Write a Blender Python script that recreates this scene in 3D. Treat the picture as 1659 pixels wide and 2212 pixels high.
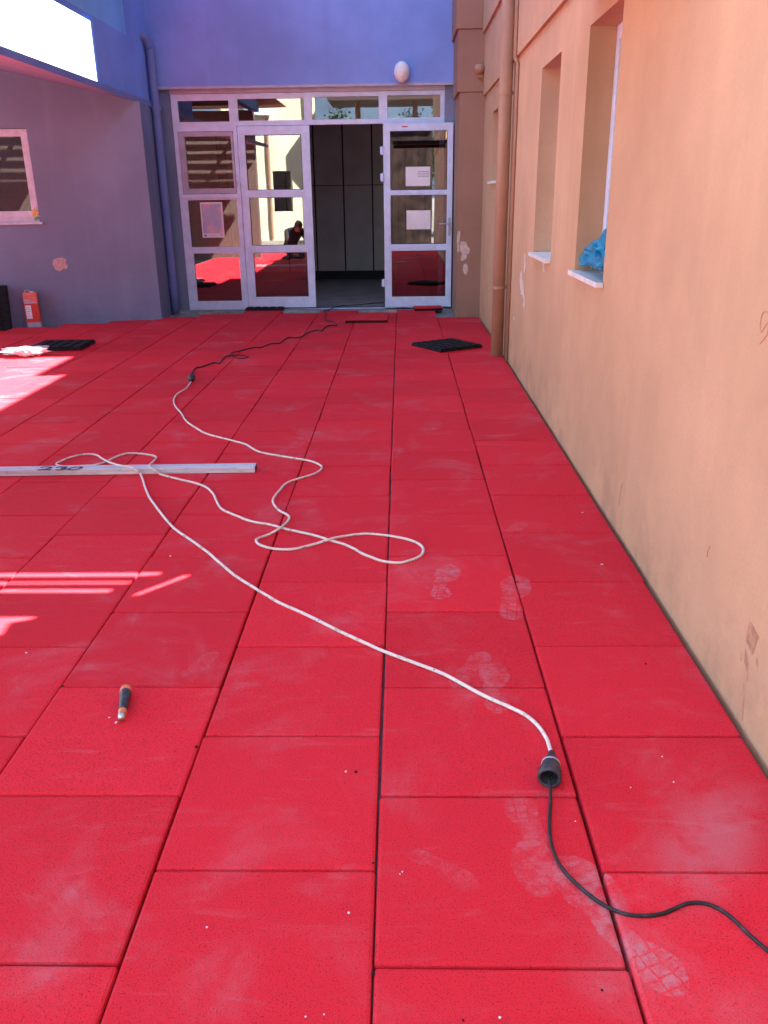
import bpy, bmesh, math, random
from mathutils import Vector, Matrix, noise
import numpy as np

random.seed(11)
for o in list(bpy.data.objects): bpy.data.objects.remove(o)
S = bpy.context.scene
COL = S.collection

# ------------------------------------------------------------------ camera
W0, H0, FPX = 1659.0, 2212.0, 2683.0/1.475588       # picture in 1659x2212 units
PITCH, YAW, ROLL = 0.360866, -0.023532, -0.013372
CAM = Vector((0.0625, 0.0, 1.4191))
cp, sp, cy_, sy_ = math.cos(PITCH), math.sin(PITCH), math.cos(YAW), math.sin(YAW)
FW = Vector((sy_*cp, cy_*cp, -sp))
RI0 = Vector((cy_, -sy_, 0)); UP0 = RI0.cross(FW)
RI = RI0*math.cos(ROLL) + UP0*math.sin(ROLL)
UP = -RI0*math.sin(ROLL) + UP0*math.cos(ROLL)
cd = bpy.data.cameras.new('camera'); cam = bpy.data.objects.new('camera', cd); COL.objects.link(cam)
cd.sensor_fit = 'VERTICAL'; cd.sensor_height = 36.0; cd.lens = FPX/H0*36.0
cd.clip_start = 0.05; cd.clip_end = 3000
m = Matrix((RI, UP, -FW)).transposed().to_4x4(); m.translation = CAM
cam.matrix_world = m
S.camera = cam

# ------------------------------------------------------------------ sky, sun, exposure
SUN_AZ, SUN_EL = math.radians(60), math.radians(50)    # azimuth clockwise from +Y
SUND = Vector((math.sin(SUN_AZ)*math.cos(SUN_EL), math.cos(SUN_AZ)*math.cos(SUN_EL), math.sin(SUN_EL)))
wd = bpy.data.worlds.new('World'); S.world = wd; wd.use_nodes = True
wn = wd.node_tree.nodes; bg = wn['Background']
sk = wn.new('ShaderNodeTexSky'); sk.sky_type = 'NISHITA'; sk.sun_disc = False
sk.sun_elevation = SUN_EL; sk.sun_rotation = -SUN_AZ
sk.air_density = 1.0; sk.dust_density = 0.6; sk.ozone_density = 2.0
wd.node_tree.links.new(sk.outputs[0], bg.inputs[0]); bg.inputs[1].default_value = 0.062
sl = bpy.data.lights.new('sun', 'SUN'); sl.energy = 5.0; sl.angle = math.radians(0.5); sl.color = (1, .95, .86)
so = bpy.data.objects.new('sun', sl); COL.objects.link(so)
so.rotation_euler = SUND.to_track_quat('Z', 'Y').to_euler(); so.location = (0, 0, 30)
S.view_settings.view_transform = 'Standard'; S.view_settings.look = 'None'
S.view_settings.exposure = 3.6; S.view_settings.gamma = 1.0
S.view_settings.use_curve_mapping = False
S.render.resolution_x, S.render.resolution_y = 768, 1024

# ------------------------------------------------------------------ pixel helpers (direction from the photo, distance from the surface touched)
def ray(x, y): return FW + RI*((x-W0/2)/FPX) - UP*((y-H0/2)/FPX)
def on_z(x, y, z=0.0): d = ray(x, y); return CAM + d*((z-CAM.z)/d.z)
def on_y(x, y, Y): d = ray(x, y); return CAM + d*((Y-CAM.y)/d.y)
def on_x(x, y, X): d = ray(x, y); return CAM + d*((X-CAM.x)/d.x)
def project(P):
    d = Vector(P)-CAM; z = d.dot(FW)
    if z < .02: return None
    return (W0/2+FPX*d.dot(RI)/z, H0/2-FPX*d.dot(UP)/z)

# ------------------------------------------------------------------ materials
class N:
    """small node-tree writer"""
    def __init__(s, name):
        s.m = bpy.data.materials.new(name); s.m.use_nodes = True
        s.t = s.m.node_tree; s.b = s.t.nodes['Principled BSDF']; s.out = s.t.nodes['Material Output']
    def n(s, typ, **kw):
        nd = s.t.nodes.new('ShaderNode'+typ)
        for k, v in kw.items(): setattr(nd, k, v)
        return nd
    def link(s, a, b): s.t.links.new(a, b)
    def put(s, sock, v):
        if isinstance(v, (int, float)): sock.default_value = v
        elif isinstance(v, (tuple, list)): sock.default_value = (*v, 1) if (len(v) == 3 and sock.type == 'RGBA') else v
        else: s.link(v, sock)
    def math(s, op, a, b=0.0, c=None, clamp=False):
        nd = s.n('Math', operation=op, use_clamp=clamp); s.put(nd.inputs[0], a); s.put(nd.inputs[1], b)
        if c is not None: s.put(nd.inputs[2], c)
        return nd.outputs[0]
    def mix(s, f, a, b, blend='MIX'):
        nd = s.n('Mix', data_type='RGBA', blend_type=blend); s.put(nd.inputs[0], f); s.put(nd.inputs[6], a); s.put(nd.inputs[7], b)
        return nd.outputs[2]
    def ramp(s, f, lo, hi, a=0.0, b=1.0):
        nd = s.n('MapRange', interpolation_type='SMOOTHSTEP'); s.put(nd.inputs[0], f)
        for i, v in zip((1, 2, 3, 4), (lo, hi, a, b)): nd.inputs[i].default_value = v
        return nd.outputs[0]
    def pos(s): return s.n('NewGeometry').outputs['Position']
    def map(s, vec, loc=(0, 0, 0), rot=(0, 0, 0), scale=(1, 1, 1), typ='POINT'):
        nd = s.n('Mapping', vector_type=typ); s.link(vec, nd.inputs[0])
        nd.inputs[1].default_value = loc; nd.inputs[2].default_value = rot; nd.inputs[3].default_value = scale
        return nd.outputs[0]
    def noise(s, vec, scale, detail=3, rough=.55, dist=0.0, dim='3D'):
        nd = s.n('TexNoise', noise_dimensions=dim); s.link(vec, nd.inputs['Vector'])
        nd.inputs['Scale'].default_value = scale; nd.inputs['Detail'].default_value = detail
        nd.inputs['Roughness'].default_value = rough; nd.inputs['Distortion'].default_value = dist
        return nd.outputs[0]
    def bump(s, h, strength=.3, dist=.002, normal=None):
        nd = s.n('Bump'); s.link(h, nd.inputs['Height']); nd.inputs['Strength'].default_value = strength; nd.inputs['Distance'].default_value = dist
        if normal is not None: s.link(normal, nd.inputs['Normal'])
        s.link(nd.outputs[0], s.b.inputs['Normal']); return nd.outputs[0]
    def base(s, col=None, rough=None, metal=None, spec=None):
        if col is not None: s.put(s.b.inputs['Base Color'], col)
        if rough is not None: s.put(s.b.inputs['Roughness'], rough)
        if metal is not None: s.put(s.b.inputs['Metallic'], metal)
        if spec is not None: s.put(s.b.inputs['Specular IOR Level'], spec)
        return s

def simple(name, col, rough=.6, metal=0., spec=.5, var=.12, scale=25., bump=0., bscale=200.):
    M = N(name); p = M.pos()
    f = M.noise(p, scale, 4)
    c2 = tuple(max(0, c*(1-var*2)) for c in col); c1 = tuple(min(1, c*(1+var)) for c in col)
    M.base(M.mix(M.ramp(f, .3, .7), c2, c1), rough, metal, spec)
    if bump: M.bump(M.noise(p, bscale, 3), bump, .0015)
    return M.m

def plaster(name, col, streak=.18, dirt=(.25, .2, .18), dirt_amt=.25):
    M = N(name); p = M.pos()
    big = M.noise(p, 1.1, 4, .6)
    st = M.noise(M.map(p, scale=(5.5, 5.5, .35)), 1.0, 3, .55)
    fine = M.noise(p, 90, 3, .6)
    c = M.mix(M.ramp(big, .3, .72), tuple(x*.86 for x in col), tuple(min(1, x*1.06) for x in col))
    c = M.mix(M.math('MULTIPLY', M.ramp(st, .52, .8), streak), c, tuple(min(1, x*1.35+.03) for x in col))
    c = M.mix(M.math('MULTIPLY', M.ramp(st, .46, .2), streak*1.1), c, tuple(x*.62 for x in col))
    z = M.n('SeparateXYZ'); M.link(p, z.inputs[0])
    low = M.ramp(z.outputs[2], .5, .0)
    dn = M.ramp(M.noise(p, 3.5, 5, .65), .42, .7)
    c = M.mix(M.math('MULTIPLY', M.math('MULTIPLY', low, dn), dirt_amt), c, dirt)
    spots = M.ramp(M.noise(p, 11, 3, .5), .72, .78)
    c = M.mix(M.math('MULTIPLY', spots, .18), c, dirt)
    c = M.mix(M.math('MULTIPLY', M.ramp(fine, .3, .7), .16), c, tuple(x*.68 for x in col))
    blot = M.ramp(M.noise(p, 4.2, 6, .7, .4), .46, .66)
    c = M.mix(M.math('MULTIPLY', blot, .08), c, tuple(x*.70 for x in col))
    grit = M.ramp(M.noise(p, 210, 2, .5), .66, .72)
    c = M.mix(M.math('MULTIPLY', grit, .25), c, tuple(x*.55 for x in col))
    M.base(c, .82, 0, .25)
    h = M.math('ADD', M.math('MULTIPLY', M.noise(p, 260, 2), .6), M.math('MULTIPLY', M.noise(p, 34, 3), .9))
    M.bump(h, .5, .0024)
    return M.m

def foot_group():
    g = bpy.data.node_groups.new('footprint', 'ShaderNodeTree')
    g.interface.new_socket('Location', in_out='INPUT', socket_type='NodeSocketVector')
    g.interface.new_socket('Rotation', in_out='INPUT', socket_type='NodeSocketVector')
    g.interface.new_socket('Scale', in_out='INPUT', socket_type='NodeSocketVector')
    g.interface.new_socket('Mask', in_out='OUTPUT', socket_type='NodeSocketFloat')
    class G(N):
        def __init__(s): s.t = g
    M = G(); gi = g.nodes.new('NodeGroupInput'); go = g.nodes.new('NodeGroupOutput')
    mp = M.n('Mapping', vector_type='TEXTURE')
    nt = M.n('TexNoise'); M.link(M.pos(), nt.inputs['Vector']); nt.inputs['Scale'].default_value = 28; nt.inputs['Detail'].default_value = 4
    va = M.n('VectorMath', operation='MULTIPLY_ADD'); M.link(nt.outputs['Color'], va.inputs[0]); va.inputs[1].default_value = (.022, .022, 0); va.inputs[2].default_value = (-.011, -.011, 0)
    vb = M.n('VectorMath', operation='ADD'); M.link(M.pos(), vb.inputs[0]); M.link(va.outputs[0], vb.inputs[1]); M.link(vb.outputs[0], mp.inputs[0])
    for i in range(3): M.link(gi.outputs[i], mp.inputs[i+1])
    sx = M.n('SeparateXYZ'); M.link(mp.outputs[0], sx.inputs[0]); u, v = sx.outputs[1], sx.outputs[0]
    def ell(cu, cv, ru, rv):
        a = M.math('DIVIDE', M.math('SUBTRACT', u, cu), ru); b = M.math('DIVIDE', M.math('SUBTRACT', v, cv), rv)
        return M.ramp(M.math('ADD', M.math('MULTIPLY', a, a), M.math('MULTIPLY', b, b)), 1.1, .86)
    heel = ell(-.098, 0, .047, .036)
    m = M.math('MAXIMUM', ell(.068, .004, .078, .047), heel)
    m = M.math('MAXIMUM', m, M.math('MULTIPLY', ell(-.025, -.012, .085, .024), .75))
    def lines(w, per, off, wid):
        f = M.math('FRACT', M.math('ADD', M.math('DIVIDE', w, per), off))
        return M.ramp(M.math('ABSOLUTE', M.math('SUBTRACT', f, .5)), .5-wid, .5-wid*.5)
    l = M.math('MAXIMUM', M.math('MULTIPLY', lines(u, .021, .3, .12), M.math('ADD', M.math('MULTIPLY', heel, .6), .4)), M.math('MULTIPLY', lines(v, .025, .5, .1), heel))
    m = M.math('MULTIPLY', m, M.math('SUBTRACT', 1.0, M.math('MULTIPLY', l, .85)))
    nz = M.ramp(M.noise(M.pos(), 20, 6, .7), .40, .62)
    m = M.math('MULTIPLY', m, M.math('ADD', M.math('MULTIPLY', nz, .85), .15))
    M.link(m, go.inputs[0])
    return g

def rubber(name):
    M = N(name); p = M.pos()
    oi = M.n('ObjectInfo').outputs['Random']
    red, red2 = (.79, .0235, .041), (.67, .019, .034)
    c = M.mix(oi, red, red2)
    gran = M.noise(p, 260, 3, .6)
    c = M.mix(M.math('MULTIPLY', M.ramp(gran, .47, .27), .8), c, (.17, .005, .010))
    c = M.mix(M.math('MULTIPLY', M.ramp(gran, .62, .78), .35), c, (.80, .06, .075))
    # dust that settled on the rubber
    d1 = M.ramp(M.noise(p, 2.6, 5, .62, .6), .50, .76)
    d2 = M.ramp(M.noise(p, 9.0, 4, .6, .8), .52, .74)
    d3 = M.ramp(M.noise(M.map(p, scale=(1, 5, 1)), 3.2, 4, .6, 1.2), .56, .8)
    d = M.math('ADD', M.math('MULTIPLY', d1, .21), M.math('MULTIPLY', M.math('MULTIPLY', d2, d1), .34))
    d = M.math('ADD', d, M.math('MULTIPLY', d3, .16))
    dust = (.50, .26, .285)
    g = foot_group(); feet = None
    def foot(toe, heel, s=1.0, amt=1.0):
        nonlocal feet
        a, b = on_z(*toe), on_z(*heel); cpt = (a*.55+b*.45); dv = a-b
        nd = M.n('Group'); nd.node_tree = g
        k = max(.6, min(1.35, dv.length/.166))*s
        nd.inputs[0].default_value = (cpt.x, cpt.y, 0); nd.inputs[1].default_value = (0, 0, math.atan2(-dv.x, dv.y)); nd.inputs[2].default_value = (k, k, 1)
        o = M.math('MULTIPLY', nd.outputs[0], amt)
        feet = o if feet is None else M.math('MAXIMUM', feet, o)
    foot((965, 1236), (953, 1279), 1, .9)
    foot((1112, 1264), (1106, 1318), 1, .8)
    foot((1036, 1420), (988, 1475), .8, .5)
    foot((1062, 1438), (1078, 1540), .75, .62)
    foot((1162, 1876), (1126, 1752), 1, .62)
    foot((1262, 1915), (1416, 2085), 1, 1.0)
    foot((1000, 1898), (905, 1850), .9, .35)
    foot((450, 1420), (410, 1450), 1, .35)
    foot((1120, 1135), (1095, 1155), 1, .4)
    foot((640, 960), (610, 975), 1, .4)
    d = M.math('ADD', d, M.math('MULTIPLY', feet, .50), clamp=True)
    # one broad grey-blue scuff near the wall
    sc = on_z(1530, 1815); mp = M.map(p, loc=(sc.x, sc.y, 0), rot=(0, 0, -.62), scale=(.13, .30, 1), typ='TEXTURE')
    ln = M.n('VectorMath', operation='LENGTH'); M.link(mp, ln.inputs[0])
    sm = M.math('MULTIPLY', M.ramp(ln.outputs['Value'], 1.15, .2), M.ramp(M.noise(p, 8, 4, .6), .3, .6))
    d = M.math('ADD', d, M.math('MULTIPLY', sm, .34), clamp=True)
    c = M.mix(d, c, dust)
    specks = M.ramp(M.noise(p, 150, 1, .3), .74, .78)
    c = M.mix(M.math('MULTIPLY', specks, .5), c, (.05, .01, .015))
    M.base(c, .88, 0, .22)
    h = M.math('ADD', M.math('MULTIPLY', gran, 1.0), M.math('MULTIPLY', M.noise(p, 130, 2), .7))
    M.bump(h, .55, .0022)
    return M.m

def glass(name, tint=(.55, .5, .52), refl=.10):
    M = N(name); t = M.t; t.nodes.remove(M.b)
    fr = M.n('Fresnel'); fr.inputs[0].default_value = 1.5
    f = M.math('ADD', M.math('MULTIPLY', fr.outputs[0], 1.2), refl, clamp=True)
    wv = M.n('Bump'); wv.inputs['Strength'].default_value = .02; wv.inputs['Distance'].default_value = .01
    M.link(M.noise(M.pos(), 2.2, 1), wv.inputs['Height'])
    tr = M.n('BsdfTransparent'); tr.inputs[0].default_value = (*tint, 1)
    gl = M.n('BsdfGlossy'); gl.inputs['Roughness'].default_value = .0; gl.inputs[0].default_value = (.95, .97, 1, 1)
    M.link(wv.outputs[0], gl.inputs['Normal'])
    mx = M.n('MixShader'); M.link(f, mx.inputs[0]); M.link(tr.outputs[0], mx.inputs[1]); M.link(gl.outputs[0], mx.inputs[2])
    M.link(mx.outputs[0], M.out.inputs[0])
    return M.m

def concrete(name, col=(.36, .35, .34)):
    M = N(name); p = M.pos()
    a = M.ramp(M.noise(p, 7, 5, .65), .3, .7); b = M.ramp(M.noise(p, 45, 3), .35, .7)
    c = M.mix(a, tuple(x*.6 for x in col), tuple(x*1.15 for x in col)); c = M.mix(M.math('MULTIPLY', b, .4), c, tuple(x*.5 for x in col))
    M.base(c, .9, 0, .2); M.bump(M.noise(p, 60, 4), .5, .004)
    return M.m

def cable_mat(name, col, dirt, amt):
    M = N(name); p = M.pos()
    c = M.mix(M.math('MULTIPLY', M.ramp(M.noise(p, 30, 4, .6), .52, .72), amt), col, dirt)
    c = M.mix(M.ramp(M.noise(p, 55, 2, .5), .70, .74), c, tuple(x*.35 for x in dirt))
    M.base(c, .55, 0, .4); return M.m

def brushed(name, col):
    M = N(name); p = M.pos()
    s = M.noise(M.map(p, scale=(2, 60, 60)), 1.5, 4, .6)
    c = M.mix(M.ramp(s, .35, .7), tuple(x*.72 for x in col), col)
    c = M.mix(M.math('MULTIPLY', M.ramp(M.noise(p, 22, 4), .55, .72), .4), c, (.42, .38, .40))
    M.base(c, .55, .15, .5); return M.m

MT = dict(
    rubber=rubber('red_rubber'),
    black=simple('black_rubber', (.012, .011, .013), .85, 0, .3, .3, 60, .6, 300),
    conc=concrete('concrete'),
    blue=plaster('blue_plaster', (.235, .36, .80), .16, (.10, .10, .20), .5),
    blue_lit=plaster('lit_blue_plaster', (.24, .52, .92), .05, (.14, .2, .4), .1),  # extra sky light on the beam painted in as a lighter blue
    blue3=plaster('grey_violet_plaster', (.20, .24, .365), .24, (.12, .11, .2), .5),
    orange=plaster('terracotta_plaster', (.55, .340, .202), .14, (.26, .15, .11), .45),
    orange_shaded=plaster('shaded_terracotta_plaster', (.35, .205, .15), .10, (.2, .12, .1), .4),  # shade on the pier put into a darker copy of the terracotta
    orange_pipe=simple('terracotta_pipe_paint', (.39, .225, .145), .5, 0, .4, .04, 5),
    blue_pipe=simple('blue_pipe_paint', (.18, .22, .47), .5, 0, .4, .04, 5),
    soffit=simple('soffit_paint', (.26, .20, .33), .85, 0, .2, .06, 3),
    bare=simple('bare_plaster', (.62, .52, .47), .9, 0, .2, .1, 30, .4, 90),
    bare_pink=simple('bare_pink_plaster', (.52, .36, .36), .9, 0, .2, .1, 30, .4, 90),
    white=simple('white_frame_paint', (.61, .71, .95), .42, 0, .45, .05, 9),
    greyframe=simple('grey_sash_paint', (.42, .40, .50), .45, 0, .45, .06, 9),
    pinkframe=simple('worn_white_frame', (.60, .62, .74), .5, 0, .4, .08, 12),
    glass=glass('door_glass'),
    wglass=glass('window_glass', (.25, .22, .25), .08),
    marble=simple('white_marble', (.78, .76, .74), .35, 0, .5, .08, 12),
    steel=simple('steel', (.55, .55, .56), .35, .9, .5, .08, 40),
    gasket=simple('black_gasket', (.02, .02, .022), .6),
    locker=simple('grey_locker', (.46, .44, .42), .6, 0, .4, .06, 3),
    lockergap=simple('locker_gap', (.03, .03, .032), .8),
    roomwall=simple('room_wall', (.55, .50, .44), .9),
    roomfloor=simple('room_floor', (.36, .37, .40), .35, 0, .5, .15, 4),
    paper=simple('paper', (.80, .79, .84), .8, 0, .2, .03, 6),
    ink=simple('grey_ink', (.22, .22, .27), .8),
    lampglobe=simple('opal_globe', (.80, .79, .80), .3, 0, .5, .04, 12),
    plastic=simple('grey_black_plastic', (.045, .047, .058), .5, 0, .45, .3, 70, .3, 120),
    darkplastic=simple('dark_plastic', (.015, .015, .017), .5, 0, .4),
    whitecord=cable_mat('white_cord', (.74, .68, .60), (.30, .24, .22), .75),
    blackcord=cable_mat('black_cord', (.016, .015, .018), (.09, .07, .08), .5),
    alu=brushed('aluminium_bar', (.74, .77, .83)),
    marker=simple('marker_ink', (.05, .03, .07), .7),
    orangeplastic=simple('orange_plastic', (.80, .22, .08), .4, 0, .5, .08, 60),
    redcan=simple('red_can_paint', (.62, .045, .035), .4, 0, .5, .12, 30),
    redcan2=simple('pale_red_can_paint', (.75, .17, .14), .4, 0, .5, .12, 30),
    yellowfoam=simple('yellow_foam', (.75, .52, .20), .9, 0, .2, .2, 40),
    greenfoam=simple('green_paint_smear', (.10, .33, .22), .8),
    chip=simple('white_chip', (.80, .78, .78), .8),
    wood=simple('wood_post', (.26, .13, .07), .8, 0, .3, .2, 20),
    darkboard=simple('dark_board', (.055, .032, .026), .8, 0, .3, .3, 3),
    darkwall=simple('dark_maroon_plaster', (.17, .12, .10), .9),
    pale=plaster('pale_yellow_plaster', (.72, .66, .46), .1, (.5, .45, .35), .2),
    darkroof=simple('brown_roof', (.10, .06, .05), .8),
    yard=concrete('yard_paving', (.30, .27, .24)),
    grassland=simple('dry_ground', (.20, .18, .11), .95, 0, .1, .3, .02),
    hill=simple('hill_rock', (.07, .10, .14), .95, 0, .1, .25, .01),
    bark=simple('bark', (.12, .08, .055), .9),
    leaf=simple('leaf', (.045, .085, .025), .6, 0, .3, .35, 1.2),
    skin=simple('skin', (.55, .30, .21), .55), hair=simple('dark_hair', (.012, .010, .010), .6),
    shirt=simple('dark_shirt', (.03, .03, .035), .9), trousers=simple('navy_trousers', (.03, .04, .08), .9),
)
# thin plastic bags: crumpled film
def film(name, col, trans):
    M = N(name); p = M.pos()
    c = M.mix(M.ramp(M.noise(p, 30, 4), .35, .65), tuple(x*.7 for x in col), col)
    M.base(c, .32, 0, .5)
    M.b.inputs['Transmission Weight'].default_value = 0
    ts = M.n('BsdfTranslucent'); M.link(c, ts.inputs[0]); mx = M.n('MixShader'); mx.inputs[0].default_value = trans
    M.link(M.b.outputs[0], mx.inputs[1]); M.link(ts.outputs[0], mx.inputs[2]); M.link(mx.outputs[0], M.out.inputs[0])
    return M.m
MT['bluebag'] = film('blue_bag_film', (.03, .38, .64), .3)
MT['whitebag'] = film('white_bag_film', (.80, .80, .86), .35)
# poster print: violet sheet with a soft pink figure
def poster_mat():
    M = N('poster_print'); tc = M.n('TexCoord').outputs['Generated']
    a = M.noise(M.map(tc, scale=(3.2, 1, 2.2), loc=(.2, 0, .3)), 1.0, 3, .55, .8)
    c = M.mix(M.ramp(a, .44, .6), (.40, .42, .62), (.66, .44, .54))
    M.base(c, .5, 0, .4); return M.m
MT['poster'] = poster_mat()

# ------------------------------------------------------------------ mesh helpers
def tag(o, label=None, cat=None, group=None, kind=None):
    if label: o['label'] = label
    if cat: o['category'] = cat
    if group: o['group'] = group
    if kind: o['kind'] = kind
    return o
def link(o, parent=None):
    COL.objects.link(o)
    if parent is not None: o.parent = parent
    return o
def empty(name, loc=(0, 0, 0), rz=0.0):
    o = bpy.data.objects.new(name, None); o.location = loc; o.rotation_euler = (0, 0, rz); o.empty_display_size = .1
    COL.objects.link(o); return o
class MB:
    def __init__(s): s.v, s.f, s.mi = [], [], []
    def quad(s, *p, mi=0):
        i = len(s.v); s.v += [tuple(q) for q in p]; s.f.append(tuple(range(i, i+len(p)))); s.mi.append(mi)
    def box(s, a, b, mi=0, M=None):
        x0, y0, z0 = a; x1, y1, z1 = b
        P = [(x0, y0, z0), (x1, y0, z0), (x1, y1, z0), (x0, y1, z0), (x0, y0, z1), (x1, y0, z1), (x1, y1, z1), (x0, y1, z1)]
        if M is not None: P = [tuple(M @ Vector(q)) for q in P]
        i = len(s.v); s.v += P
        for f in ((0, 3, 2, 1), (4, 5, 6, 7), (0, 1, 5, 4), (1, 2, 6, 5), (2, 3, 7, 6), (3, 0, 4, 7)):
            s.f.append(tuple(i+k for k in f)); s.mi.append(mi)
    def prism(s, pts, h0, h1, mi=0, M=None):
        """closed outline (x,y) extruded h0..h1 along z, optional matrix"""
        n = len(pts); i = len(s.v); T = (lambda q: tuple(M @ Vector(q))) if M is not None else tuple
        s.v += [T((x, y, h0)) for x, y in pts] + [T((x, y, h1)) for x, y in pts]
        s.f.append(tuple(i+k for k in reversed(range(n)))); s.f.append(tuple(i+n+k for k in range(n))); s.mi += [mi, mi]
        for k in range(n):
            s.f.append((i+k, i+(k+1) % n, i+n+(k+1) % n, i+n+k)); s.mi.append(mi)
    def tube(s, path, r, seg=8, mi=0, cap=True):
        path = [Vector(p) for p in path]; rr = r if isinstance(r, (list, tuple)) else [r]*len(path)
        i0 = len(s.v); up = None
        for k, p in enumerate(path):
            t = (path[min(k+1, len(path)-1)]-path[max(k-1, 0)]).normalized()
            if up is None: up = Vector((0, 0, 1)) if abs(t.z) < .9 else Vector((1, 0, 0))
            a = t.cross(up).normalized(); b = a.cross(t).normalized(); up = b
            for j in range(seg):
                w = 2*math.pi*j/seg; s.v.append(tuple(p+(a*math.cos(w)+b*math.sin(w))*rr[k]))
        for k in range(len(path)-1):
            for j in range(seg):
                a = i0+k*seg+j; b = i0+k*seg+(j+1) % seg; s.f.append((a, b, b+seg, a+seg)); s.mi.append(mi)
        if cap:
            s.f.append(tuple(i0+j for j in reversed(range(seg)))); s.mi.append(mi)
            e = i0+(len(path)-1)*seg; s.f.append(tuple(e+j for j in range(seg))); s.mi.append(mi)
    def holed(s, u0, u1, v0, v1, holes, t0, t1, M, mi=0, vtop=None):
        """slab in the (u,v) plane, thickness t0..t1, with rectangular holes; M maps (u,t,v) to world"""
        us = sorted({u0, u1, *[h[0] for h in holes], *[h[1] for h in holes]}); vs = sorted({v0, v1, *[h[2] for h in holes], *[h[3] for h in holes]})
        us = [u for u in us if u0 <= u <= u1]; vs = [v for v in vs if v0 <= v <= v1]
        def solid(i, j):
            if i < 0 or j < 0 or i >= len(us)-1 or j >= len(vs)-1: return False
            a, b = (us[i]+us[i+1])/2, (vs[j]+vs[j+1])/2
            return not any(h[0] < a < h[1] and h[2] < b < h[3] for h in holes)
        T = lambda u, t, v: tuple(M @ Vector((u, t, v)))
        for i in range(len(us)-1):
            for j in range(len(vs)-1):
                if not solid(i, j): continue
                a, b, c, d = us[i], us[i+1], vs[j], vs[j+1]
                s.quad(T(a, t0, c), T(b, t0, c), T(b, t0, d), T(a, t0, d), mi=mi)
                s.quad(T(b, t1, c), T(a, t1, c), T(a, t1, d), T(b, t1, d), mi=mi)
                if not solid(i-1, j): s.quad(T(a, t1, c), T(a, t0, c), T(a, t0, d), T(a, t1, d), mi=mi)
                if not solid(i+1, j): s.quad(T(b, t0, c), T(b, t1, c), T(b, t1, d), T(b, t0, d), mi=mi)
                if not solid(i, j-1): s.quad(T(a, t1, c), T(b, t1, c), T(b, t0, c), T(a, t0, c), mi=mi)
                if not solid(i, j+1): s.quad(T(a, t0, d), T(b, t0, d), T(b, t1, d), T(a, t1, d), mi=mi)
    def mesh(s, name, mats, smooth=False):
        me = bpy.data.meshes.new(name); me.from_pydata(s.v, [], s.f)
        for mt in (mats if isinstance(mats, (list, tuple)) else [mats]): me.materials.append(MT[mt] if isinstance(mt, str) else mt)
        me.polygons.foreach_set('material_index', s.mi)
        if smooth: me.polygons.foreach_set('use_smooth', [True]*len(me.polygons))
        me.update(); return me
    def build(s, name, mats, parent=None, smooth=False, bevel=0.0, seg=2, weld=False):
        me = s.mesh(name, mats, smooth)
        if bevel or weld:
            bm = bmesh.new(); bm.from_mesh(me)
            bmesh.ops.remove_doubles(bm, verts=bm.verts, dist=1e-5)
            bmesh.ops.recalc_face_normals(bm, faces=bm.faces)
            if bevel:
                ed = [e for e in bm.edges if len(e.link_faces) == 2 and e.calc_face_angle(0) > .6]
                bmesh.ops.bevel(bm, geom=ed, offset=bevel, segments=seg, affect='EDGES', profile=.6)
            bm.to_mesh(me); bm.free()
        o = bpy.data.objects.new(name, me); link(o, parent); return o
def lathe(mb, prof, M, seg=28, mi=0):
    i0 = len(mb.v)
    for r, h in prof:
        for j in range(seg):
            w = 2*math.pi*j/seg; mb.v.append(tuple(M @ Vector((r*math.cos(w), r*math.sin(w), h))))
    for k in range(len(prof)-1):
        for j in range(seg):
            a = i0+k*seg+j; b = i0+k*seg+(j+1) % seg; mb.f.append((a, b, b+seg, a+seg)); mb.mi.append(mi)
def crom(pts, n=6):
    pts = [Vector(p) for p in pts]; P = [pts[0]*2-pts[1]]+pts+[pts[-1]*2-pts[-2]]; out = []
    for i in range(1, len(P)-2):
        a, b, c, d = P[i-1:i+3]
        for k in range(n):
            t = k/n; out.append(.5*((2*b)+(c-a)*t+(2*a-5*b+4*c-d)*t*t+(3*b-a-3*c+d)*t**3))
    out.append(pts[-1]); return out
I4 = Matrix.Identity(4)
XZ = I4                                   # (u,t,v) -> (x,y,z): walls facing -Y
YZ = Matrix(((0, 1, 0, 0), (1, 0, 0, 0), (0, 0, 1, 0), (0, 0, 0, 1)))   # (u,t,v) -> (x=t,y=u,z=v)
BASE = -.045                              # concrete level under the tiles

# ================================================================== ground
mb = MB(); mb.quad((-900, -900, BASE), (900, -900, BASE), (900, 900, BASE), (-900, 900, BASE))
ground = tag(mb.build('ground', 'conc'), 'grey concrete base under the red tiles and the land beyond', 'ground', kind='structure')
mb = MB(); mb.quad((-40, -60, BASE+.004), (40, -60, BASE+.004), (40, -1.85, BASE+.004), (-40, -1.85, BASE+.004))
tag(mb.build('yard_paving', 'yard'), 'pale paving of the yard beyond the red tiles', 'paving', kind='structure')

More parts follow.
